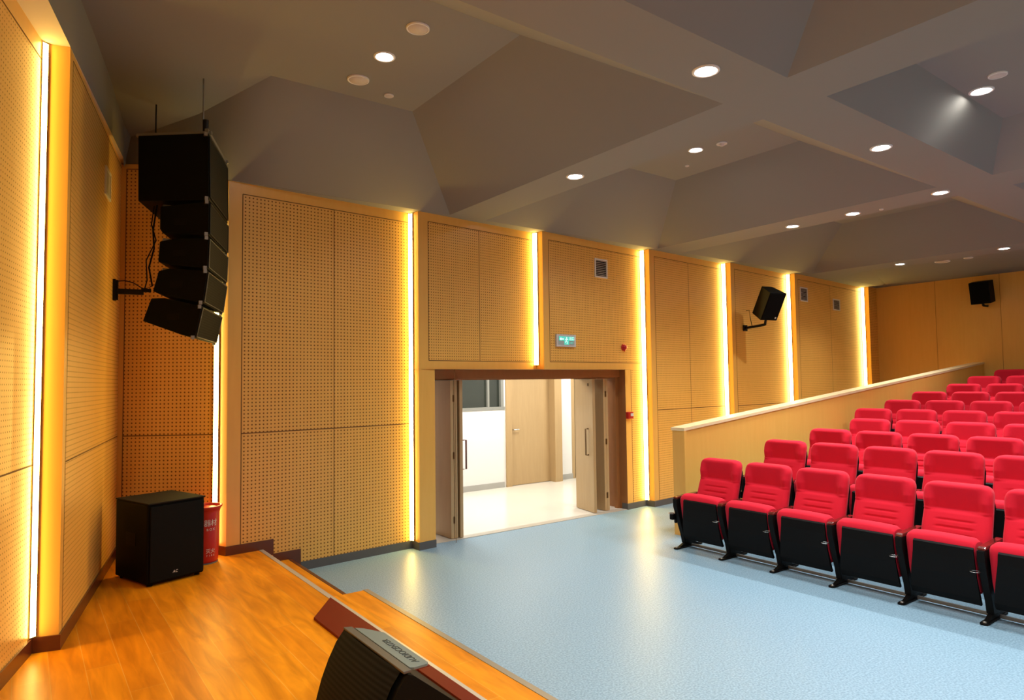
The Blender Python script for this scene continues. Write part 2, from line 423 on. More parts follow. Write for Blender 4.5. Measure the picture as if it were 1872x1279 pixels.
# far wall: sawtooth bays.  c = proud corner, r = recess
CN = [(1.545, 6.60), (3.575, 6.60), (5.395, 6.60), (7.475, 6.635), (9.50, 6.655), (11.52, 6.69), (14.62, 6.81)]
RC = [(3.565, 6.752), (5.385, 6.752), (7.465, 6.785), (9.49, 6.805), (11.51, 6.84), (14.61, 6.96)]
wf = empty('wall_far', (0, 0, 0)); wf['kind'] = 'structure'
panel(CN[0], RC[0], 0, ZB, wf, fl=.13, ft=.11, vg=(1.075,), hg=1.395, uoff=.01)
# door bays (opening from x = 3.79 to 7.03, head at 2.01)
DH = 2.01; DX0, DX1 = 3.79, 7.03
panel(CN[1], RC[1], DH, ZB, wf, fl=.135, ft=.10, fb=.10, vg=(.88,), pm='perf_fine')
panel(CN[2], RC[2], DH, ZB, wf, fl=.11, ft=.10, fb=.10, pm='perf_fine')
def lerp(a, b_, x): t_ = (x-a[0])/(b_[0]-a[0]); return (x, a[1]+(b_[1]-a[1])*t_)
panel(CN[1], lerp(CN[1], RC[1], DX0), 0, DH, wf, fl=.5, ft=0)
pr = lerp(CN[2], RC[2], DX1)
panel(pr, RC[2], 0, DH, wf, fl=.13, ft=0, pm='perf_fine')
panel(CN[3], RC[3], 0, ZB, wf, fl=.12, ft=.10, vg=(1.0,), hg=1.41, pm='perf_line')
panel(CN[4], RC[4], 0, ZB, wf, fl=.12, ft=.10, hg=1.41, pm='perf_line')
panel(CN[5], RC[5], 0, ZB, wf, fl=.12, ft=.10, vg=(1.5,), hg=1.41, pm='perf_line')
panel(CN[6], (XE, 6.84), 0, ZB, wf, fl=0, ft=0)
K0 = (0.72, 7.24); K1 = (1.488, 6.752)
panel(K0, K1, 0, 3.99, wf, fl=.05, ft=.05, hg=1.39)
mb = MB()
for i, (c, r) in enumerate(zip(CN, [K1]+RC)):
    z0 = DH if i == 2 else 0
    mb.face([(r[0], r[1], z0), (c[0], c[1], z0), (c[0], c[1], ZB), (r[0], r[1], ZB)])
mb.build('panel_return', M['wood'], wf)
# door reveal
mb = MB()
yl = lerp(CN[1], RC[1], DX0)[1]; yr = pr[1]
mb.face([(DX0, yl, 0), (DX0, 7.36, 0), (DX0, 7.36, DH), (DX0, yl, DH)])
mb.face([(DX1, 7.36, 0), (DX1, yr, 0), (DX1, yr, DH), (DX1, 7.36, DH)])
mb.face([(DX0, 6.60, DH), (DX0, 7.36, DH), (DX1, 7.36, DH), (DX1, 6.60, DH)])
mb.face([(DX0-.3, 6.60, DH), (DX0, 6.6, DH), (DX0, 6.8, DH), (DX0-.3, 6.8, DH)])
dr = mb.build('door_reveal', M['wood_dark'], wf)
mb = MB()
mb.box((DX0, 6.86, 1.90), (DX1, 6.95, DH)); mb.box((DX1-.05, 6.90, 0.0), (DX1, 6.96, 1.90)); mb.box((DX0, 6.98, 1.885), (DX1-.05, 7.05, 1.905))
mb.build('door_lining', M['wood_dark'], wf)
# left wall (stage side) sawtooth
wl = empty('wall_left', (0, 0, 0)); wl['kind'] = 'structure'
A0 = (0.200, 4.920); B0 = (0.063, 4.960)
panel(A0, K0, 0, ZL, wl, fl=.09, ft=.05, hg=1.39, pm='perf_line')
far_ = (-2.9, -5.65)
LB = (B0[0] + (far_[0]-B0[0]), far_[1])
Ld = math.dist(B0, LB)
panel(LB, B0, 0, ZL, wl, fl=.1, fr=.0, ft=.12, hg=1.39, pm='perf_dot')
mb = MB(); mb.face([(*B0, 0), (*A0, 0), (*A0, ZL), (*B0, ZL)]); mb.build('panel_return', M['wood'], wl)
# end wall of the hall and the wall on the near side
mb = MB()
mb.face([(XB, 7.0, 0), (XB, YN, 0), (XB, YN, 3.95), (XB, 7.0, 3.95)])
for k in range(1, 12):
    y = 6.8 - k*1.12
    mb.face([(XB-.002, y+.004, 0), (XB-.002, y-.004, 0), (XB-.002, y-.004, 3.9), (XB-.002, y+.004, 3.9)], mi=1)
struct(mb, 'wall_right', [M['wood'], pmat('board_joint', (.42, .19, .035), .7)])
mb = MB(); mb.face([(XE, YN, 0), (-3.2, YN, 0), (-3.2, YN, 4.6), (XE, YN, 4.6)])
struct(mb, 'wall_near', M['wood'])

# ------------------------------------------------------------------ skirtings
def skirt(mb, pts, z0, h, th):
    """strip standing proud of the wall along plan points (room side is right of travel)"""
    offs = []
    for i, p in enumerate(pts):
        p = Vector(p)
        ds = []
        if i > 0: ds.append((p-Vector(pts[i-1])).normalized())
        if i < len(pts)-1: ds.append((Vector(pts[i+1])-p).normalized())
        ns = [Vector((d.y, -d.x)) for d in ds]
        nn_ = sum(ns, Vector((0, 0)))/len(ns)
        if nn_.length < .3: nn_ = ns[0]
        k = 1.0/max(.4, nn_.normalized().dot(ns[0])); offs.append(p + nn_.normalized()*th*k)
    for i in range(len(pts)-1):
        a, b_ = pts[i], pts[i+1]; c, d = offs[i], offs[i+1]
        mb.face([(*c, z0), (*d, z0), (*d, z0+h), (*c, z0+h)])
        mb.face([(*c, z0+h), (*d, z0+h), (*b_, z0+h), (*a, z0+h)])
    for i, r in ((0, 0), (len(pts)-1, 1)):
        a = pts[i]; c = offs[i]
        f = [(*a, z0), (*c, z0), (*c, z0+h), (*a, z0+h)]
        mb.face(f if not r else f[::-1])
mb = MB(); skirt(mb, [LB, B0, A0, K0], ZS, .09, .012); struct(mb, 'baseboard_left', M['skirt_wood'])
mb = MB(); skirt(mb, [K0, K1, CN[0], lerp(CN[0], RC[0], 1.985)], ZS, .085, .012)
a_, b_ = lerp(CN[0], RC[0], 1.985), lerp(CN[0], RC[0], 2.26)
def onwall(x, off=.012): p = lerp(CN[0], RC[0], x); return (p[0]+.001, p[1]-off)
x0, y0 = onwall(1.875); x1, y1 = onwall(1.985)
mb.prism([(x0, y0, ZS-.065), (x1, y1, ZS-.065), (x1, y1, ZS+.002), (x0, y0, ZS+.002)], (0, .02, 0))
skirt(mb, [lerp(CN[0], RC[0], 1.985), b_], .136, .08, .012)
x0, y0 = onwall(2.145); x1, y1 = onwall(2.26)
mb.prism([(x0, y0, .0), (x1, y1, .0), (x1, y1, .138), (x0, y0, .138)], (0, .02, 0))
struct(mb, 'baseboard_stage', M['skirt_wood'])
mb = MB(); skirt(mb, [b_, RC[0], CN[1], lerp(CN[1], RC[1], DX0)], 0, .085, .012)
skirt(mb, [(DX1, pr[1]+.10), pr, RC[2], CN[3], RC[3], CN[4], RC[4], CN[5], RC[5], CN[6], (XB, 6.84)], 0, .085, .012)
struct(mb, 'baseboard_far', M['skirt_grey'])

# ------------------------------------------------------------------ LED strips in the recesses
def led(r, c, z0, z1, label, hn=.050):
    """strip standing in the recess r beside the proud corner c"""
    r = Vector((*r, 0)); c = Vector((*c, 0)); n = (c-r).normalized(); s_ = Vector((-n.y, n.x, 0))   # s_ points back along the bay
    if s_.dot(Vector((-1, -0.6, 0))) < 0: s_ = -s_
    t_ = empty('led_strip', (r.x, r.y, z0), label, 'strip light', 'vertical cove strips in the wall recesses')
    h = z1-z0
    # wedge-shaped profile: only its slanting face, turned along the bay, gives light
    P = [n*.003 + s_*.004, n*(hn+.012) + s_*.004, n*(hn+.012) + s_*.010, n*.006 + s_*.038, n*.003 + s_*.038]
    g = MB(); g.prism([tuple(p) for p in P], (0, 0, h)); g.build('mounting_channel', M['groove'], t_)
    q0 = n*(hn+.010) + s_*.0125; q1 = n*.007 + s_*.0388
    g = MB(); g.face([tuple(q0), tuple(q1), (q1.x, q1.y, h), (q0.x, q0.y, h)]); g.build('diffuser', M['led'], t_)
led(B0, A0, ZS+.10, ZL-.01, 'bright vertical light strip at far left of the picture beside the stage', .019)
led(K1, CN[0], ZS+.09, ZB-.03, 'vertical light strip behind the red bin, left of the big perforated bay', .030)
led(RC[0], CN[1], .09, ZB-.01, 'floor-length light strip between the big perforated bay and the doorway', .038)
led(RC[1], CN[2], 2.07, ZB-.01, 'short light strip ending above the middle of the doorway')
led(RC[2], CN[3], .09, ZB-.01, 'floor-length light strip right of the doorway and the red alarm')
led(RC[3], CN[4], .09, ZB-.01, 'light strip between the plain grooved bay and the wall speaker bay')
led(RC[4], CN[5], .09, ZB-.01, 'light strip directly right of the tilted wall speaker')
led(RC[5], CN[6], .09, ZB-.01, 'last light strip before the end wall of the hall')

# ------------------------------------------------------------------ corridor beyond the doorway
mb = MB(); mb.box((2.2, 6.80, -.1), (10.6, 9.6, 0.003)); struct(mb, 'floor_corridor', M['corfloor'])
mb = MB(); mb.box((DX0, 6.745, 0.0), (DX1, 6.80, .006)); mb.box((DX0, 6.80, 0.003), (DX1, 6.87, .005)); struct(mb, 'trim_7', M['threshold'])
YC = 9.55
mb = MB()
for x0, x1, z0, z1 in ((2.2, 5.2, 0, 2.7), (5.2, 6.83, 0, 1.37), (5.2, 6.83, 2.35, 2.7), (6.83, 6.90, 0, 2.7), (6.90, 8.1, 2.4, 2.7), (8.10, 8.46, 0, 2.7), (8.46, 9.6, 2.4, 2.7), (9.6, 10.6, 0, 2.7)):
    mb.face([(x0, YC, z0), (x1, YC, z0), (x1, YC, z1), (x0, YC, z1)])
mb.face([(2.2, 7.36, 0), (2.2, YC, 0), (2.2, YC, 2.7), (2.2, 7.36, 2.7)]); mb.face([(10.6, YC, 0), (10.6, 7.36, 0), (10.6, 7.36, 2.7), (10.6, YC, 2.7)])
for x0, x1, z0 in ((2.2, DX0, 0), (DX1, 10.6, 0), (DX0, DX1, DH)):
    mb.face([(x1, 7.36, z0), (x0, 7.36, z0), (x0, 7.36, 2.7), (x1, 7.36, 2.7)])
struct(mb, 'wall_corridor', M['corwall'])
mb = MB(); mb.face([(2.2, 7.36, 2.7), (2.2, YC, 2.7), (10.6, YC, 2.7), (10.6, 7.36, 2.7)]); struct(mb, 'ceiling_corridor', M['corwall'])
mb = MB(); mb.box((2.2, YC-.012, .003), (6.86, YC, .10)); mb.box((8.14, YC-.012, .003), (8.47, YC, .10)); struct(mb, 'baseboard_corridor', pmat('pale_grey_skirting', (.40, .39, .36), .5))
wn = empty('window_1', (0, 0, 0)); wn['kind'] = 'structure'
mb = MB(); mb.face([(5.2, YC+.05, 1.37), (6.83, YC+.05, 1.37), (6.83, YC+.05, 2.35), (5.2, YC+.05, 2.35)]); mb.build('pane', M['glass'], wn)
mb = MB(); mb.box((5.2, YC-.015, 1.37), (6.88, YC+.06, 1.42)); mb.box((6.80, YC-.01, 1.42), (6.86, YC+.06, 2.35)); mb.box((5.2, YC-.01, 2.31), (6.83, YC+.06, 2.36)); mb.box((6.52, YC+.0, 1.42), (6.56, YC+.06, 2.31)); mb.box((5.2, YC, 1.42), (5.24, YC+.06, 2.31))
mb.build('window_frame', pmat('grey_window_frame', (.25, .25, .22), .5), wn)
d7 = empty('door_7', (0, 0, 0)); d7['kind'] = 'structure'
mb = MB(); mb.box((7.02, YC+.02, .01), (7.93, YC+.06, 2.40)); mb.build('door_slab', M['door'], d7)
mb = MB(); mb.box((6.90, YC-.03, 0), (7.02, YC+.08, 2.42)); mb.box((7.93, YC-.14, 0), (8.10, YC+.08, 2.42)); mb.build('door_frame', M['door'], d7)
mb = MB(); mb.tube([(7.06, YC-.03, 1.0), (7.18, YC-.03, 1.0)], .010); mb.tube([(7.07, YC-.03, 1.0), (7.07, YC+.02, 1.0)], .010); mb.build('handle', M['chrome'], d7)
d8 = empty('door_8', (0, 0, 0)); d8['kind'] = 'structure'
mb = MB(); mb.box((8.46, YC-.01, 0), (8.535, YC+.06, 2.42)); mb.build('door_frame', M['door'], d8)
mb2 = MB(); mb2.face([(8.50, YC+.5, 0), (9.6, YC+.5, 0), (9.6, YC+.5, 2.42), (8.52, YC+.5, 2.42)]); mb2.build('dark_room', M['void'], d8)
for i, (x, y) in enumerate(((4.6, 8.4), (6.4, 8.4), (8.4, 8.4))):
    cl = empty('ceiling_light', (x, y, 2.69), ['square corridor ceiling light at the left end beyond the doorway', 'square corridor ceiling light facing the doorway', 'square corridor ceiling light at the right end beyond the doorway'][i], 'ceiling light', 'corridor ceiling lights')
    g = MB(); g.box((-.3, -.3, -.012), (.3, .3, 0)); g.build('diffuser', M['cor_lamp'], cl)
    g = MB()
    for b0, b1 in (((-.32, -.32, -.02), (-.3, .32, .005)), ((.3, -.32, -.02), (.32, .32, .005)), ((-.3, -.32, -.02), (.3, -.3, .005)), ((-.3, .3, -.02), (.3, .32, .005))): g.box(b0, b1)
    g.build('frame', M['white'], cl)
    la = bpy.data.lights.new('corridor_panel', 'AREA'); la.shape = 'SQUARE'; la.size = .58; la.energy = P_COR; la.color = (1, .965, .90)
    lo = bpy.data.objects.new('panel_light', la); COL.objects.link(lo); lo.parent = cl; lo.location = (0, 0, -.03)

# ------------------------------------------------------------------ bifold door leaves
LZ = 1.875
def leaf(n, x, y, ang, w_=.50, hinge_side=None, handle=None, hmat='bronze', stop=False):
    """one folding leaf: origin at its front edge, body running back (+Y); ang = turn about z"""
    o = empty(f'door_{n}', (x, y, 0.006), rz=ang); o['kind'] = 'structure'
    g = MB(); g.box((0, 0, 0.004), (.043, w_, LZ)); g.build('door_slab', M['door'], o, bevel=.002)
    if hinge_side is not None:
        for z in (.22, .98, 1.66):
            g = MB(); g.box((hinge_side-.014, -.004, z-.04), (hinge_side+.014, .002, z+.04)); g.tube([(hinge_side, -.006, z-.04), (hinge_side, -.006, z+.04)], .006)
            g.build('hinge', M['bronze'], o)
    if handle:
        sx, y_, z0, z1 = handle
        xb = .043 if sx > 0 else 0
        g = MB(); e = sx*(.075 if sx > 0 else .045)
        g.tube([(xb, y_, z0), (xb+e, y_, z0), (xb+e, y_, z1), (xb, y_, z1)], .011)
        g.build('handle', M[hmat], o)
    if stop:
        g = MB(); g.box((-.006, .10, LZ-.10), (0, .13, LZ-.06)); g.build('latch', M['bronze'], o)
    return o
leaf(1, 4.105, 6.80, 0, hinge_side=.0445)
leaf(2, 4.152, 6.795, 0)
leaf(3, 4.222, 6.785, -.03, handle=(1, .05, .80, 1.15), hmat='redhandle')
leaf(4, 6.455, 6.835, -.21, handle=(-1, .13, .80, 1.17), stop=True)
leaf(5, 6.690, 6.86, -.04, hinge_side=.0445)
leaf(6, 6.737, 6.86, -.04)

# ------------------------------------------------------------------ parapet beside the seats
PX0, PY0, PY1 = 6.335, 5.13, 5.33
sl = (2.125-1.28)/(XB-PX0)
zt = lambda x: 1.28 + sl*(x-PX0)
SK = -.26/(XB-PX0)
def pbar(g, x0, x1, y0, y1, zf, ze):
    '''bar along the parapet: y is measured at its front end, zf/ze = (bottom, top) at front and end'''
    dy0 = SK*(x0-PX0); dy1 = SK*(x1-PX0)
    A_ = [(x0, y0+dy0, zf[0]), (x0, y1+dy0, zf[0]), (x0, y1+dy0, zf[1]), (x0, y0+dy0, zf[1])]
    B_ = [(x1, y0+dy1, ze[0]), (x1, y1+dy1, ze[0]), (x1, y1+dy1, ze[1]), (x1, y0+dy1, ze[1])]
    g.face(A_[::-1]); g.face(B_)
    for i in range(4): j = (i+1) % 4; g.face([A_[i], A_[j], B_[j], B_[i]])
wp = MB(); pbar(wp, PX0, XB, PY0+.012, PY1-.012, (0, zt(PX0)-.03), (0, zt(XB)-.03))
par = wp.build('wall_parapet', M['wood']); par['kind'] = 'structure'
g = MB(); pbar(g, PX0-.012, XB, PY0, PY1, (zt(PX0)-.035, zt(PX0)), (zt(XB)-.035, zt(XB)))
g.build('capping', wood('lit_capping', (.84, .66, .36), (.90, .72, .42), .35), par)  # wood lightened: light and strip reflection on the top are in its colour
g = MB(); g.box((PX0-.012, PY0, 0.001), (PX0+.03, PY0+.022, zt(PX0)-.034)); g.build('corner_trim', M['wood'], par)

# ------------------------------------------------------------------ downlights
def spot(parent, power, col, size=2.25, loc=(0, 0, -.03), blend=.9):
    l = bpy.data.lights.new('downlight_beam', 'SPOT'); l.energy = power; l.color = col; l.spot_size = size; l.spot_blend = blend; l.shadow_soft_size = .06
    o = bpy.data.objects.new('beam', l); COL.objects.link(o); o.parent = parent; o.location = loc
    return o
def downlight(x, y, z, label, power=P_SPOT, col=(.94, .98, 1.0), r=.077, tilt=None):
    t_ = empty('downlight', (x, y, z), label, 'downlight', 'recessed ceiling downlights')
    if tilt: t_.rotation_euler = tilt
    g = MB(); g.lathe((0, 0, 0), [(r*.78, .002), (r*.80, -.004), (r*1.0, -.010), (r*1.12, -.006), (r*1.14, .002)], 28); g.build('trim_ring', M['white'], t_)
    g = MB(); g.face([(r*.79*math.cos(2*PI*j/28), r*.79*math.sin(2*PI*j/28), -.003) for j in range(27, -1, -1)]); g.build('lens', M['lamp'], t_)
    spot(t_, power, col)
    return t_
DL = [
 (2.28, 4.75, ZT, 'bright downlight between two pale discs over the stage edge', 60),
 (3.45, 2.555, ZB, 'bright downlight on the long beam at the top centre of the picture', 190),
 (4.21, 4.64, ZB, 'downlight on the first cross beam above the doorway', 80),
 (6.12, 4.70, ZT, 'downlight inside the coffer beyond the first cross beam'),
 (5.85, 2.575, ZB, 'downlight on the long beam right of the first beam crossing'),
 (7.82, 2.86, ZB, 'downlight where the second cross beam meets the long beam'),
 (7.93, 4.61, ZB, 'left of two downlights close together on the second cross beam'),
 (7.93, 3.84, ZB, 'right, smaller-looking of two downlights on the second cross beam'),
 (12.19, 5.13, ZB, 'left downlight on the farthest cross beam'),
 (12.10, 3.59, ZB, 'right downlight on the farthest cross beam near the picture edge')]
for d_ in DL: downlight(*d_)
downlight(6.095, 1.907, 4.12, 'downlight in the shallow coffer beside a pale disc, upper right', power=30)
# unseen lamps: stage ones added to brighten it, others assumed for the room
extra = [(0.9, 2.0, 4.14), (0.8, 3.6, 4.46), (0.2, .6, 4.14), (1.6, -.6, 4.14), (2.2, 0.45, 4.14), (4.21, .55, ZB), (4.21, -1.65, ZB), (6.0, -1.65, ZB), (6.0, .3, 4.11), (0.3, -2.6, 4.4), (7.85, 1.2, ZB), (7.85, -1.65, ZB), (9.9, 2.555, ZB),
         (9.9, 4.7, ZT), (10.0, .3, 4.14), (12.15, 1.2, ZB), (12.15, -1.65, ZB), (4.21, -3.8, ZB), (7.85, -3.8, ZB), (2.28, -3.8, ZT), (10, -3.8, ZT)]
for i, (x, y, z) in enumerate(extra):
    downlight(x, y, z, 'unseen recessed white downlight assumed on the ceiling outside the picture frame')
# pale speaker discs and sensors
def disc(x, y, z, r, name, label, cat, tilt=None, slot=False):
    t_ = empty(name, (x, y, z), label, cat)
    if tilt: t_.rotation_euler = tilt
    g = MB(); g.lathe((0, 0, 0), [(0.001, -.010), (r*.86, -.010), (r*.88, -.007)], 32); g.build('grille', M['greydisc'], t_)
    g = MB(); g.lathe((0, 0, 0), [(r*.87, -.006), (r*.89, -.013), (r, -.011), (r*1.02, .002)], 32); g.build('rim', M['white'], t_)
    if slot:
        g = MB(); g.lathe((0, 0, 0), [(0.001, -.03), (r*.35, -.03), (r*.5, -.010)], 20); g.build('sensor_head', M['greydisc'], t_)
disc(2.294, 4.217, ZT, .085, 'ceiling_speaker', 'large pale round ceiling speaker right of the bright stage downlight', 'ceiling speaker')
disc(2.27, 5.244, ZT, .092, 'ceiling_speaker', 'large pale round ceiling speaker left of the bright stage downlight', 'ceiling speaker')
disc(2.625, 5.381, ZT, .042, 'smoke_detector', 'small pale disc near the coffer corner over the stage edge', 'smoke detector')
disc(6.19, 4.40, ZT, .058, 'smoke_detector', 'pale round sensor right of the downlight inside the second coffer', 'smoke detector', slot=True)
disc(6.48, 5.11, ZT, .024, 'ceiling_sensor', 'tiny pale dot on the coffer left of the round sensor', 'sensor')
disc(8.0, 3.545, ZB, .022, 'ceiling_sensor', 'tiny pale dot on the second cross beam right of its downlights', 'sensor')
disc(5.865, 1.726, 4.12, .062, 'ceiling_speaker', 'pale oval-looking ceiling speaker at the upper right, above a downlight', 'ceiling speaker')
fz = lambda x: 3.93 - (x-12.95)*(.12/(XE-12.95))
tl = (0, math.atan(.12/(XE-12.95)), 0)
disc(13.2, 4.845, fz(13.2), .12, 'ceiling_speaker', 'thin pale disc low on the ceiling near the end wall, left one', 'ceiling speaker', tl)
disc(13.2, 4.44, fz(13.2), .07, 'smoke_detector', 'smaller thin pale disc near the end wall, right of a larger one', 'smoke detector', tl)

# ------------------------------------------------------------------ seats
def backrest_mesh():
    g = MB(); rows_f = []; rows_b = []
    zs = [.40 + .57*i/76 for i in range(77)]
    W0 = .252
    for z in zs:
        k = (z-.885)/.085
        hw = W0 if k <= 0 else W0 - .075*(1-math.sqrt(max(0, 1-min(1, k)**2)))
        kb = (.45-z)/.05
        if kb > 0: hw -= .02*(1-math.sqrt(max(0, 1-min(1, kb)**2)))
        hw *= 1 - .04*(z-.4)
        # front profile
        if z < .745: x = .285 + (z-.40)*.32 - .012*math.sin(PI*(z-.40)/.345)
        else: x = .285 + .345*.32 + .034 - (z-.76)*.14
        if .735 < z < .76: x = .285+.345*.32 + .034*(z-.735)/.025
        top = (z-.93)/.04
        if top > 0: x += .05*(1-math.sqrt(max(0, 1-min(1, top)**2)))
        xb = .37 + (z-.40)*.30
        if top > 0: xb -= .035*(1-math.sqrt(max(0, 1-min(1, top)**2)))
        rf = []; rb = []
        for j in range(25):
            u = -1 + 2*j/24; au = abs(u)
            e = max(0, (au-.82)/.18); xe = .030*(1-math.sqrt(max(0, 1-e*e)))
            xf = x + xe
            if z >= .735 and au > .62:   # raised bolsters either side of the headrest
                xf -= .034*min(1, (au-.62)/.16)*min(1, max(0, (.93-z)/.10))*min(1, (z-.735)/.02)
            if au < .58:
                for gz in (.565, .62, .675):
                    xf += .011*max(0, 1-abs(z-gz)/.011)
            rf.append((xf, u*hw, z)); rb.append((xb - xe*.6, u*hw, z))
        rows_f.append(rf); rows_b.append(rb)
    ring = [list(reversed(f)) + b for f, b in zip(rows_f, rows_b)]
    g.grid(ring, 0, True, True)
    g.face(ring[-1], smooth=True); g.face(list(reversed(ring[0])), smooth=True)
    return g
def make_seat():
    t_ = empty('auditorium_seat', (0, 0, 0), 'x', 'seat', 'red tip-up auditorium seats')
    backrest_mesh().build('backrest', M['fabric'], t_, weld=True)
    # back shell
    g = MB(); rows = []
    for i in range(12):
        z = .30 + .60*i/11; hw = .256 - (.05 if i == 11 else .012 if i == 10 else 0); x = .385 + (z-.40)*.30
        rows.append([(x-.02, -hw, z), (x+.02, -hw+.02, z), (x+.03, 0, z), (x+.02, hw-.02, z), (x-.02, hw, z)])
    g.grid(rows, 0, True, True); g.face(rows[-1]); g.face(rows[0][::-1]); g.build('back_shell', M['shell'], t_)
    # folded-up cushion (fabric) with its black underside shell towards the front
    prof = [(.045, .535), (.050, .575), (.075, .598), (.120, .605), (.175, .600), (.215, .580), (.235, .54), (.245, .45), (.24, .30), (.21, .20), (.16, .17), (.12, .20), (.085, .30), (.060, .45)]
    g = MB(); n = 16; rows = []
    for j in range(n+1):
        u = -1+2*j/n; e = max(0, (abs(u)-.86)/.14); sh = 1 - .10*(1-math.sqrt(max(0, 1-e*e)))
        crown = .010*(1-u*u)
        rows.append([(.145+(x-.145)*sh, u*.243, .39+(z-.39)*sh + (crown if z > .55 else 0)) for x, z in prof])
    g.grid([list(r) for r in rows], 0, True, True); g.face(rows[0][::-1], smooth=False); g.face(rows[-1], smooth=False)
    g.build('cushion', M['fabric'], t_, weld=True)
    sp = [(.030, .540), (.044, .552), (.050, .46), (.066, .32), (.110, .18), (.135, .115), (.115, .108), (.085, .16), (.050, .32), (.034, .46)]
    g = MB(); yl_ = lambda z: .182 + .055*min(1, max(0, (.50-z)/.33))
    ra = [(x, -.238-.012*min(1, max(0, (.50-z)/.3)), z) for x, z in sp]; rb_ = [(x, yl_(z), z) for x, z in sp]
    g.grid([ra, rb_], 0, False, True); g.face(ra[::-1]); g.face(rb_); g.build('cushion_shell', M['shell'], t_, weld=True)
    g = MB(); g.box((.24, -.289, .010), (.256, .255, .036)); g.build('floor_rail', M['steel'], t_)
    return t_
def stand_parts(t_, y):
    g = MB()
    foot = [(0.0, y-.012), (.012, y-.026), (.04, y-.03), (.42, y-.03), (.45, y-.022), (.46, y), (.45, y+.022), (.42, y+.03), (.04, y+.03), (.012, y+.026), (0.0, y+.012)]
    g.prism([(x, yy, 0.0) for x, yy in foot], (0, 0, .014))
    g.prism([(.06, y-.018, .014), (.42, y-.018, .014), (.30, y-.018, .055), (.16, y-.018, .055)], (0, .036, 0))
    g.build('foot', M['shell'], t_, bevel=.004)
    g = MB(); g.prism([(.15, y-.020, .05), (.31, y-.020, .05), (.335, y-.020, .36), (.13, y-.020, .36)], (0, .040, 0)); g.build('column', M['shell'], t_, bevel=.004)
    g = MB(); g.prism([(.012, y-.026, .545), (.016, y-.026, .46), (.045, y-.026, .38), (.080, y-.026, .27), (.125, y-.026, .15), (.15, y-.026, .05), (.32, y-.026, .05), (.36, y-.026, .25), (.41, y-.026, .40), (.42, y-.026, .545)], (0, .052, 0))
    g.build('side_panel', M['shell'], t_, bevel=.006)
    g = MB(); g.prism([(.020, y-.028, .545), (.022, y-.028, .562), (.05, y-.028, .572), (.42, y-.028, .585), (.43, y-.028, .57), (.42, y-.028, .545)], (0, .056, 0)); g.build('armrest', M['armwood'], t_, bevel=.007)
    g = MB(); g.torus((.012, y+.040, .385), .034, .0028, 20); g.tube([(.045, y+.03, .385), (.07, y+.024, .39)], .004, 6); g.build('cup_ring', M['chrome'], t_)
    g = MB(); g.lathe((.035, y, .014), [(0.014, 0), (.013, .008), (.006, .011), (0.0005, .011)], 10); g.build('bolt', M['steel'], t_)
seat0 = make_seat()
stand_parts(seat0, -.291)
extra_stand = []
used = False
def dup(root, loc, label, group):
    r = root.copy(); COL.objects.link(r); r.location = loc; r['label'] = label; r['group'] = group
    for ch in list(root.children):
        c = ch.copy(); COL.objects.link(c); c.parent = r
    return r
Y0 = [4.56, 4.34, 4.29, 4.24, 4.62, 4.61, 4.59, 4.42, 4.42, 4.30]
YR = [1.55, 1.65, 1.85, 2.1, 2.3, 2.55, 2.7, 2.95, 3.1, 3.4]
first_seats = []
rown = ['front row'] + [ORD[i]+' row' for i in range(1, 9)] + ['rearmost row']
for i in range(10):
    j = 0
    while Y0[i] - .578*j > YR[i]:
        lab = f'red tip-up seat, {ORD[j]} from the parapet in the {rown[i]}' + (' nearest the stage' if i == 0 else '')
        loc = (ROWX[i], Y0[i]-.578*j, ROWZ[i])
        if not used: seat0.location = loc; seat0['label'] = lab; s_ = seat0; used = True
        else: s_ = dup(seat0, loc, lab, 'red tip-up auditorium seats')
        if j == 0: first_seats.append((i, s_))
        j += 1
# the end stand beside the parapet belongs to the first seat of each row
tmp = empty('x', (0, 0, 0)); stand_parts(tmp, .289)
g = MB(); g.box((.01, .315, .31), (.10, .365, .385)); g.box((.06, .315, .27), (.20, .345, .33)); g.build('end_cover', M['shell'], tmp, bevel=.012)
src = list(tmp.children)
for i, s_ in first_seats:
    for ch in src:
        c = ch.copy(); COL.objects.link(c); c.parent = s_
for ch in src: bpy.data.objects.remove(ch)
bpy.data.objects.remove(tmp)

# ------------------------------------------------------------------ hanging line array
A = Vector((1.131, 5.50)); Bv = Vector((.694, 5.868)); dv = (Bv-A).normalized(); Fv = Vector((.312, .739)).normalized()
def side(u, z, off=0.0): p = A + dv*u + Fv*off; return (p.x, p.y, z)
la_ = empty('line_array', (A.x, A.y, 2.2), 'black line array loudspeaker hanging in the stage corner', 'loudspeaker')
def rel(pts): return [(p[0]-A.x, p[1]-A.y, p[2]-2.2) for p in pts]
polys = [[(.572, 3.833), (0, 3.833), (-.010, 3.302), (.565, 3.31)],
         [(.385, 3.262), (-.012, 3.289), (-.010, 3.026), (.36, 3.05), (.385, 3.085)],
         [(.385, 2.985), (.30, 3.00), (-.012, 3.006), (-.003, 2.762), (.30, 2.80), (.395, 2.825)],
         [(.39, 2.753), (.30, 2.77), (-.006, 2.745), (.030, 2.492), (.34, 2.56), (.435, 2.595)],
         [(.447, 2.539), (.34, 2.54), (.036, 2.470), (.090, 2.222), (.20, 2.25), (.513, 2.363)]]
WID = .80
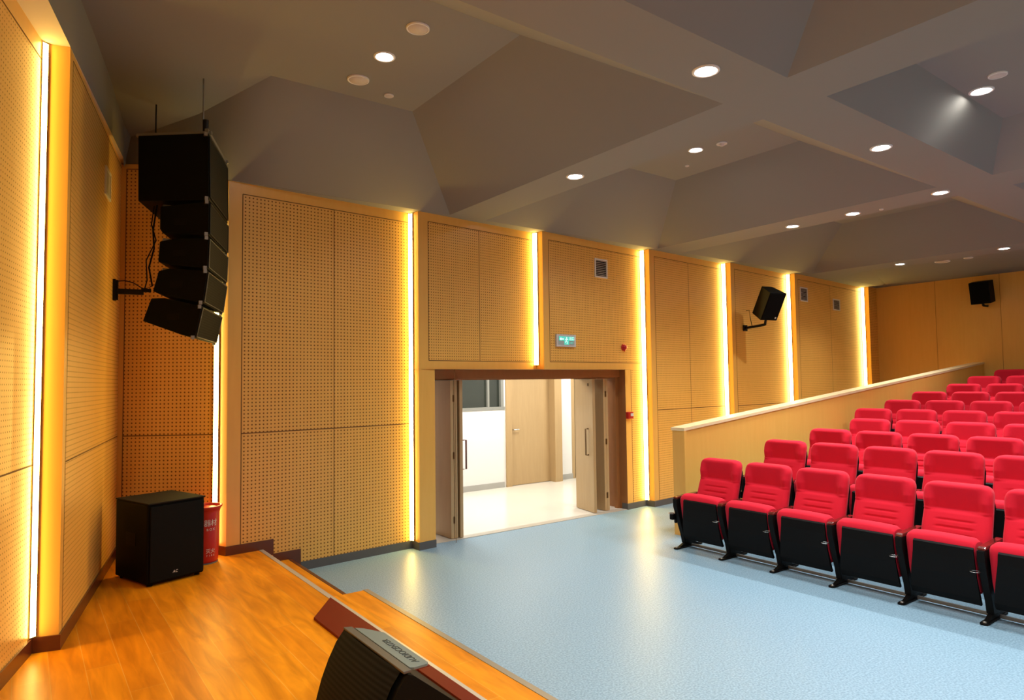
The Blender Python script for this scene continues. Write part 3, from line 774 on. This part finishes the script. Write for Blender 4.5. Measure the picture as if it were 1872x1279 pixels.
for k, poly in enumerate(polys):
    g = MB(); base = rel([side(u, z) for u, z in poly]); v = (Fv.x*WID, Fv.y*WID, 0)
    g.prism(base, v)
    cab = g.build('subwoofer_cabinet' if k == 0 else 'array_cabinet', M['black'], la_, bevel=.006)
    # front grille with its pale frame
    fr = [(poly[1]), (poly[2])] if k == 0 or k == 1 else [(poly[2]), (poly[3])]
    if k == 1: fr = [poly[1], poly[2]]
    (ua, za), (ub, zb) = fr
    nrm = Vector((-dv.x, -dv.y))
    def fpt(t_, s__, off): 
        u = ua + (ub-ua)*t_; z = za + (zb-za)*t_
        p = A + dv*(u-off) + Fv*(s__*WID); return (p.x-A.x, p.y-A.y, z-2.2)
    g = MB(); P = [fpt(.05, .02, .006), fpt(.05, .98, .006), fpt(.95, .98, .006), fpt(.95, .02, .006)]
    g.face(P); o = g.build('front_grille', M['grille'], cab); 
    if Vector(o.data.polygons[0].normal).dot(Vector((-dv.x, -dv.y, 0))) < 0:
        for p in o.data.polygons: p.flip()
    g = MB()
    for a, b_ in (((.05, .02), (.05, .98)), ((.95, .02), (.95, .98)), ((.05, .02), (.95, .02)), ((.05, .98), (.95, .98))):
        g.tube([fpt(a[0], a[1], .007), fpt(b_[0], b_[1], .007)], .0045, 6)
    g.build('grille_frame', pmat('grille_edge', (.10, .10, .085), .5, .5) if k > 1 else M['blackmetal'], cab)
    g = MB()
    for s__ in (-.006, 1.006):
        for t_ in (.02, .98):
            p = fpt(t_, s__, -.02); g.box((p[0]-.012, p[1]-.012, p[2]-.014), (p[0]+.012, p[1]+.012, p[2]+.014))
    g.build('rigging_pin', M['steel'], cab)
    if k:
        g = MB(); uc = sum(p[0] for p in poly)/len(poly); zc = sum(p[1] for p in poly)/len(poly)
        g.prism(rel([side(uc-.05, zc+.02, -.002), side(uc+.05, zc+.02, -.002), side(uc+.05, zc-.03, -.002), side(uc-.05, zc-.03, -.002)]), (Fv.x*.003, Fv.y*.003, 0))
        g.build('side_handle', M['shell'], cab)
# flying frame on top and rear rigging
g = MB()
for off in (.03, .74):
    g.prism(rel([side(-.02, 3.838, off), side(.60, 3.838, off), side(.60, 3.862, off), side(-.02, 3.862, off)]), (Fv.x*.03, Fv.y*.03, 0))
g.prism(rel([side(.0, 3.84, .0), side(.03, 3.84, .0), side(.03, 3.87, .0), side(.0, 3.87, .0)]), (Fv.x*.80, Fv.y*.80, 0))
g.build('flying_frame', M['steel'], la_)
g = MB(); p = rel([side(.035, 3.86, .06)])[0]; g.tube([p, (p[0], p[1], p[2]+.10)], .022, 12); g.build('hoist_socket', M['blackmetal'], la_)
for (x, y) in ((1.165, 5.86), (.905, 6.50)):
    zc = 4.47 if x > 1 else 4.45
    g = MB(); g.tube([(x-A.x, y-A.y, 3.85-2.2), (x-A.x, y-A.y, zc-2.2)], .006, 8); g.lathe((x-A.x, y-A.y, zc-2.2), [(.001, -.012), (.028, -.012), (.028, -.001)], 14)
    g.build('hanging_rod', M['steel'] if x > 1 else M['blackmetal'], la_)
g = MB()
for zc in (3.27, 3.00, 2.76, 2.51):
    for off in (.12, .62):
        p = rel([side(.36, zc, off)])[0]; g.box((p[0]-.03, p[1]-.02, p[2]-.03), (p[0]+.03, p[1]+.02, p[2]+.03))
g.build('rear_link', M['steel'], la_)
# cable from the array down to the wall bracket
cb = MB()
pts = [side(.44, 3.30, .1), side(.47, 3.1, .1), side(.46, 2.95, .1), side(.50, 2.8, .1), side(.47, 2.65, .1), side(.56, 2.62, .12)]
cb.tube(pts, .007, 6); pts = [side(.47, 3.30, .12), side(.49, 3.15, .12), side(.45, 3.02, .12), side(.53, 2.86, .12), side(.52, 2.7, .12), side(.54, 2.63, .12)]
cb.tube(pts, .005, 6)
tag(cb.build('speaker_cable', M['shell']), 'thin black cables hanging behind the line array', 'cable')

# bracket on the left wall reaching to the array
def onleft(y, off=0.0): t_ = (y-A0[1])/(K0[1]-A0[1]); d = Vector((K0[0]-A0[0], K0[1]-A0[1])).normalized(); return Vector((A0[0]+(K0[0]-A0[0])*t_ + d.y*off, y - d.x*off))
br = empty('wall_bracket', (*onleft(6.84), 2.72), 'black wall bracket on the left wall behind the line array', 'bracket')
br.rotation_euler = (0, 0, -math.atan2(K0[0]-A0[0], K0[1]-A0[1]))
g = MB(); g.box((.0, -.035, -.095), (.022, .035, .095)); g.box((.02, -.012, -.09), (.04, .012, .09)); g.build('mounting_plate', M['blackmetal'], br, bevel=.003)
g = MB(); g.box((.03, -.02, -.035), (.24, .02, .012)); g.box((.22, -.012, -.01), (.30, .012, .022)); g.build('arm', M['blackmetal'], br, bevel=.003)
g = MB(); g.tube([(.03, 0, .08), (.09, 0, .088), (.16, 0, .07), (.22, 0, .03), (.27, 0, .01)], .005, 6); g.build('cable', M['shell'], br)

# ------------------------------------------------------------------ subwoofer on the stage floor
rz = math.atan2(.144, .444)
sb = empty('subwoofer', (.812, 5.941, ZS), 'large black subwoofer cabinet standing in the left corner of the stage', 'loudspeaker', rz=rz)
W_, D_, H_ = .467, .552, .655
g = MB(); g.box((0, .012, .018), (W_, D_, H_-.012)); g.build('cabinet', M['black'], sb, bevel=.012)
g = MB(); g.box((-.002, -.002, H_-.012), (W_+.002, D_+.002, H_)); g.build('top_panel', M['black_top'], sb, bevel=.004)
g = MB(); g.box((.016, -.004, .035), (W_-.012, .012, H_-.03)); g.build('front_grille', pmat('black_mesh', (.003, .0032, .0028), .65, spec=.15), sb, bevel=.004)
g = MB()
for x in (.04, W_-.04):
    for y in (.05, D_-.05): g.lathe((x, y, 0), [(.02, 0), (.022, .018)], 12)
g.build('rubber_foot', M['shell'], sb)
g = MB(); g.prism([(-.003, .20, .30), (-.003, .36, .30), (-.003, .36, .40), (-.003, .20, .40)], (.004, 0, 0)); g.build('side_handle', M['shell'], sb, bevel=.001)
textmesh('AC', .030, M['white'], sb, (.215, -.0055, .085), (PI/2, 0, 0), 'logo', .2)

# red bin beside the subwoofer
bn = empty('red_bin', (1.335, 6.50, ZS), 'red round bin with a flared rim half hidden behind the subwoofer', 'bin')
g = MB(); g.lathe((0, 0, 0), [(.001, .008), (.112, .008), (.118, .03), (.122, .25), (.125, .44), (.135, .475), (.150, .495), (.150, .505), (.138, .505), (.12, .47)], 40); g.build('body', M['redplastic'], bn)
g = MB(); g.lathe((0, 0, 0), [(.116, 0), (.118, .010), (.112, .010)], 30); g.build('base_ring', M['skirt_grey'], bn)
g = MB(); g.lathe((0, 0, 0), [(.001, .49), (.10, .488), (.136, .47)], 30); g.build('lid', M['redplastic'], bn)
for (txt, z, s_) in (('\u5668\u6750', .36, .062), ('BOX', .305, .030), ('\u706d\u706b', .115, .045), ('FIRE', .078, .022)):
    a = math.atan2(-.86, .20)
    for k, ch in enumerate(txt):
        aa = a + (k-(len(txt)-1)/2)*s_*.92/.125
        textmesh(ch, s_, M['white'], bn, (math.cos(aa)*.127, math.sin(aa)*.127, z), (PI/2, 0, aa+PI/2), 'printing')

# ------------------------------------------------------------------ floor monitor and red board at the stage edge
rb = MB(); rb.prism([(1.60, 4.44, ZS), (1.60, 3.29, ZS), (1.845, 3.29, ZS), (1.845, 4.78, ZS)], (0, 0, .018))
tag(rb.build('red_board', M['redboard'], bevel=.002), 'flat dark red board with a slanted end on the stage, beyond the floor monitor', 'board')
rb = MB(); rb.prism([(1.765, 3.285, ZS), (1.765, 0.5, ZS), (1.845, 0.5, ZS), (1.845, 3.285, ZS)], (0, 0, .018))
tag(rb.build('red_board', M['redboard'], bevel=.002), 'narrow dark red board between the floor monitor and the stage edge strip', 'board')

# ------------------------------------------------------------------ wall speakers
ws = empty('wall_speaker', (9.86, 6.665, 2.72), 'black tilted speaker on an arm on the long wall between two light strips', 'loudspeaker')
sm = Matrix.Translation((-.10, -.52, .36)) @ Matrix.Rotation(-.25, 4, 'Z') @ Matrix.Rotation(math.radians(30), 4, 'X')
g = MB(); base = [(-.17, -.14, -.24), (.17, -.14, -.24), (.11, .15, -.24), (-.11, .15, -.24)]
g.prism([tuple(sm @ Vector(p)) for p in base], tuple((sm.to_3x3() @ Vector((0, 0, .48))))); cb_ = g.build('cabinet', M['black'], ws, bevel=.008)
g = MB(); g.box((-.155, -.147, -.225), (.155, -.14, .225), mat=sm); g.build('grille', pmat('speaker_cloth', (.002, .002, .002), .8, spec=.1), ws)
g = MB(); g.box((.10, -.151, -.20), (.125, -.147, -.175), mat=sm); g.build('logo', M['white'], ws)
g = MB(); g.box((-.05, -.03, -.05), (.05, -.002, .05)); g.build('mounting_plate', M['blackmetal'], ws, bevel=.004)
g = MB(); g.tube([(0, -.02, .0), (-.03, -.22, .01), (-.08, -.42, .02), (-.08, -.44, .02), (-.09, -.47, .12)], .022, 10); g.build('arm', M['blackmetal'], ws)
g = MB(); g.tube([(0.04, -.02, .30), (.0, -.10, .30), (-.03, -.14, .16), (-.02, -.16, .03)], .006, 6); g.build('cable', M['shell'], ws)

es = empty('end_wall_speaker', (XB, 4.775, 3.22), 'black speaker high on the end wall at the right edge of the picture', 'loudspeaker')
sm = Matrix.Translation((-.25, 0, .24)) @ Matrix.Rotation(math.radians(-12), 4, 'Y')
g = MB(); g.box((-.13, -.165, -.21), (.13, .165, .21), mat=sm); g.build('cabinet', M['black'], es, bevel=.008)
g = MB(); g.box((-.137, -.15, -.195), (-.13, .15, .195), mat=sm); g.build('grille', pmat('speaker_cloth', (.002, .002, .002), .8, spec=.1), es)
g = MB(); g.tube([(-.002, 0, -.01), (-.2, 0, -.01), (-.24, 0, .05)], .022, 10); g.build('arm', M['blackmetal'], es)

# ------------------------------------------------------------------ things on the long wall
def wallframe(x, bay, z):
    """matrix with local x along the bay, y into the room (negative = out of the wall), z up"""
    p = lerp(CN[bay], RC[bay], x); d = Vector((RC[bay][0]-CN[bay][0], RC[bay][1]-CN[bay][1])); return (p[0], p[1], z), math.atan2(d.y, d.x)
def vent(x, bay, z, w_, h_, label):
    loc, a = wallframe(x, bay, z); t_ = empty('air_vent', loc, label, 'vent', rz=a)
    g = MB(); f = .022; x0, x1, z0, z1 = -w_/2, w_/2, -h_/2, h_/2
    for lo, hi in (((x0, z0), (x0+f, z1)), ((x1-f, z0), (x1, z1)), ((x0+f, z0), (x1-f, z0+f)), ((x0+f, z1-f), (x1-f, z1))): g.box((lo[0], -.014, lo[1]), (hi[0], .0, hi[1]))
    g.build('frame', M['white'], t_, bevel=.002)
    g = MB(); g.box((x0+f, -.003, z0+f), (x1-f, -.001, z1-f)); g.build('backing', M['void'], t_)
    g = MB(); n = 9
    for k in range(n):
        z = z0+f + (k+.5)*(h_-2*f)/n; g.prism([(x0+f, -.012, z-.004), (x0+f, -.012, z-.001), (x0+f, -.004, z+.008), (x0+f, -.004, z+.005)], (w_-2*f, 0, 0))
    g.build('louvres', M['greydisc'], t_)
vent(6.535, 2, 3.44, .27, .27, 'white air vent above the exit sign and left of the third strip')
vent(11.86, 5, 3.44, .30, .27, 'white air vent just right of the wall speaker bay')
vent(13.30, 5, 3.34, .32, .23, 'white air vent nearest the end wall, beside the last light strip')
# vent on the left wall
p_ = onleft(6.42); lv = empty('air_vent', (p_.x, p_.y, 3.56), 'narrow-looking white vent high on the left wall near the line array', 'vent')
lv.rotation_euler = (0, 0, math.atan2(K0[1]-A0[1], K0[0]-A0[0]))
g = MB(); 
for lo, hi in (((-.14, -.12), (-.12, .12)), ((.12, -.12), (.14, .12)), ((-.12, -.12), (.12, -.10)), ((-.12, .10), (.12, .12))): g.box((lo[0], -.012, lo[1]), (hi[0], 0, hi[1]))
g.build('frame', M['white'], lv)
g = MB(); g.box((-.12, -.005, -.10), (.12, -.002, .10)); g.build('backing', M['greydisc'], lv)

# exit sign
loc, a = wallframe(5.785, 2, 2.392); ex = empty('exit_sign', loc, 'green and white illuminated exit sign above the doorway', 'sign', rz=a)
g = MB(); g.box((-.185, -.030, -.082), (.185, 0, .082)); g.build('housing', pmat('sign_housing', (.62, .60, .56), .4), ex, bevel=.004)
g = MB(); g.box((-.150, -.033, -.058), (.150, -.030, .058)); g.build('face', pmat('sign_face', (.36, .46, .44), .4), ex)
g = MB(); g.box((-.145, -.035, -.002), (.145, -.033, .055)); g.box((-.045, -.035, -.055), (.045, -.033, -.002)); g.build('green_panel', M['exit_green'], ex)
g = MB(); g.prism([(-.135, -.036, .020), (-.105, -.036, .042), (-.105, -.036, .028), (-.055, -.036, .028), (-.055, -.036, .012), (-.105, -.036, .012), (-.105, -.036, -.002)], (0, .002, 0)); g.build('arrow', M['exit_white'], ex)
g = MB()
g.prism([(.000+.008*math.cos(k*PI/4), -.036, .040+.008*math.sin(k*PI/4)) for k in range(8)], (0, .002, 0))
for a_, b_ in (((.0, .03), (-.012, .0)), ((-.012, .0), (.012, -.02)), ((.012, -.02), (.006, -.045)), ((-.012, .0), (-.026, -.03)), ((0, .026), (.024, .012)), ((0, .026), (-.026, .012))):
    d = Vector((b_[0]-a_[0], 0, b_[1]-a_[1])).normalized(); n_ = Vector((-d.z, 0, d.x))*.0045
    g.prism([(a_[0]+n_.x, -.036, a_[1]+n_.z), (b_[0]+n_.x, -.036, b_[1]+n_.z), (b_[0]-n_.x, -.036, b_[1]-n_.z), (a_[0]-n_.x, -.036, a_[1]-n_.z)], (0, .002, 0))
g.build('running_figure', M['exit_white'], ex)
textmesh('\u51fa\u53e3', .05, M['exit_white'], ex, (.098, -.036, .026), (PI/2, 0, 0))
textmesh('EXIT', .03, M['exit_green'], ex, (.098, -.034, -.03), (PI/2, 0, 0))

# fire alarm sounder and call point
loc, a = wallframe(7.0, 2, 2.334); al = empty('fire_alarm', loc, 'small round red alarm sounder up the wall right of the doorway', 'alarm', rz=a)
g = MB()
rows = [[(r*math.cos(2*PI*j/20), -y, r*math.sin(2*PI*j/20)) for j in range(20)] for r, y in ((.05, 0), (.05, .012), (.043, .016), (.040, .04), (.028, .055), (.001, .057))]
g.grid(rows, 0, True, True); g.build('sounder', M['redplastic'], al)
g = MB(); g.tube([(0, -.03, -.03), (-.02, -.035, -.055)], .012, 8); g.build('horn', M['redplastic'], al)
loc, a = wallframe(7.085, 2, 1.350); cp = empty('call_point', loc, 'red rectangular fire call point beside the light strip right of the doorway', 'alarm', rz=a)
g = MB(); g.box((-.06, -.05, -.05), (.06, 0, .05)); g.build('housing', M['redplastic'], cp, bevel=.006)
g = MB(); g.box((-.010, -.053, -.012), (.052, -.05, .028)); g.build('window', M['white'], cp)

# ------------------------------------------------------------------ stage monitor
# wedge with a bulging grille facing the stage and a narrow top edge carrying a silver name plate
mo = empty('stage_monitor', (1.33, 2.92, ZS), 'black wedge stage monitor with a silver name plate at the bottom of the picture', 'loudspeaker')
yf, yn = 3.25, 2.59
prof = [(1.365, .615), (1.33, .62), (1.285, .565), (1.245, .49), (1.21, .405), (1.185, .32), (1.175, .275)]
L_ = lambda x, y, z: (x-1.33, y-2.92, z-ZS)
g = MB(); body = [(1.37, .60)] + [(x+.012, z-.008) for x, z in prof[1:]] + [(1.185, ZS+.002), (1.745, ZS+.002), (1.74, .30)]
g.prism([L_(x, yn, z) for x, z in body], (0, yf-yn, 0)); g.build('cabinet', M['black'], mo, bevel=.004)
g = MB(); rows = []
for k in range(13):
    y = yn+.035 + (yf-yn-.04)*k/12; u = abs(-1+2*k/12); bul = -.014*(1-u**3)
    rows.append([L_(x+bul-.002, y, z) for x, z in prof[1:]])
g.grid(rows); gm = grille(); 
o = g.build('grille', gm, mo)
g = MB(); g.prism([L_(1.322, yn, .617), L_(1.322, yf, .617), L_(1.36, yf-.02, .617), L_(1.36, yn, .617)], (0, 0, .010)); g.build('top_rim', pmat('grey_rim', (.085, .075, .062), .5), mo, bevel=.002)
g = MB(); g.prism([L_(1.362, 2.612, .618), L_(1.378, 2.600, .618), L_(1.44, 2.600, .618), L_(1.452, 2.612, .618), L_(1.452, 3.05, .618), L_(1.395, 3.165, .618), L_(1.362, 3.20, .618)], (0, 0, .011)); pl = g.build('name_plate', M['plate'], mo, bevel=.0015)
textmesh('AUDIOCENTER', .055, M['dark'], pl, L_(1.412, 2.80, .6297), (0, 0, PI/2), 'lettering', .25)
tm = pl.children[0]; tm.scale = (.85, .75, 1)
g = MB()
for y in (yn+.06, yf-.08):
    for x in (1.25, 1.65): g.lathe(L_(x, y, ZS), [(.016, 0), (.016, .006)], 10)
g.build('rubber_foot', M['shell'], mo)
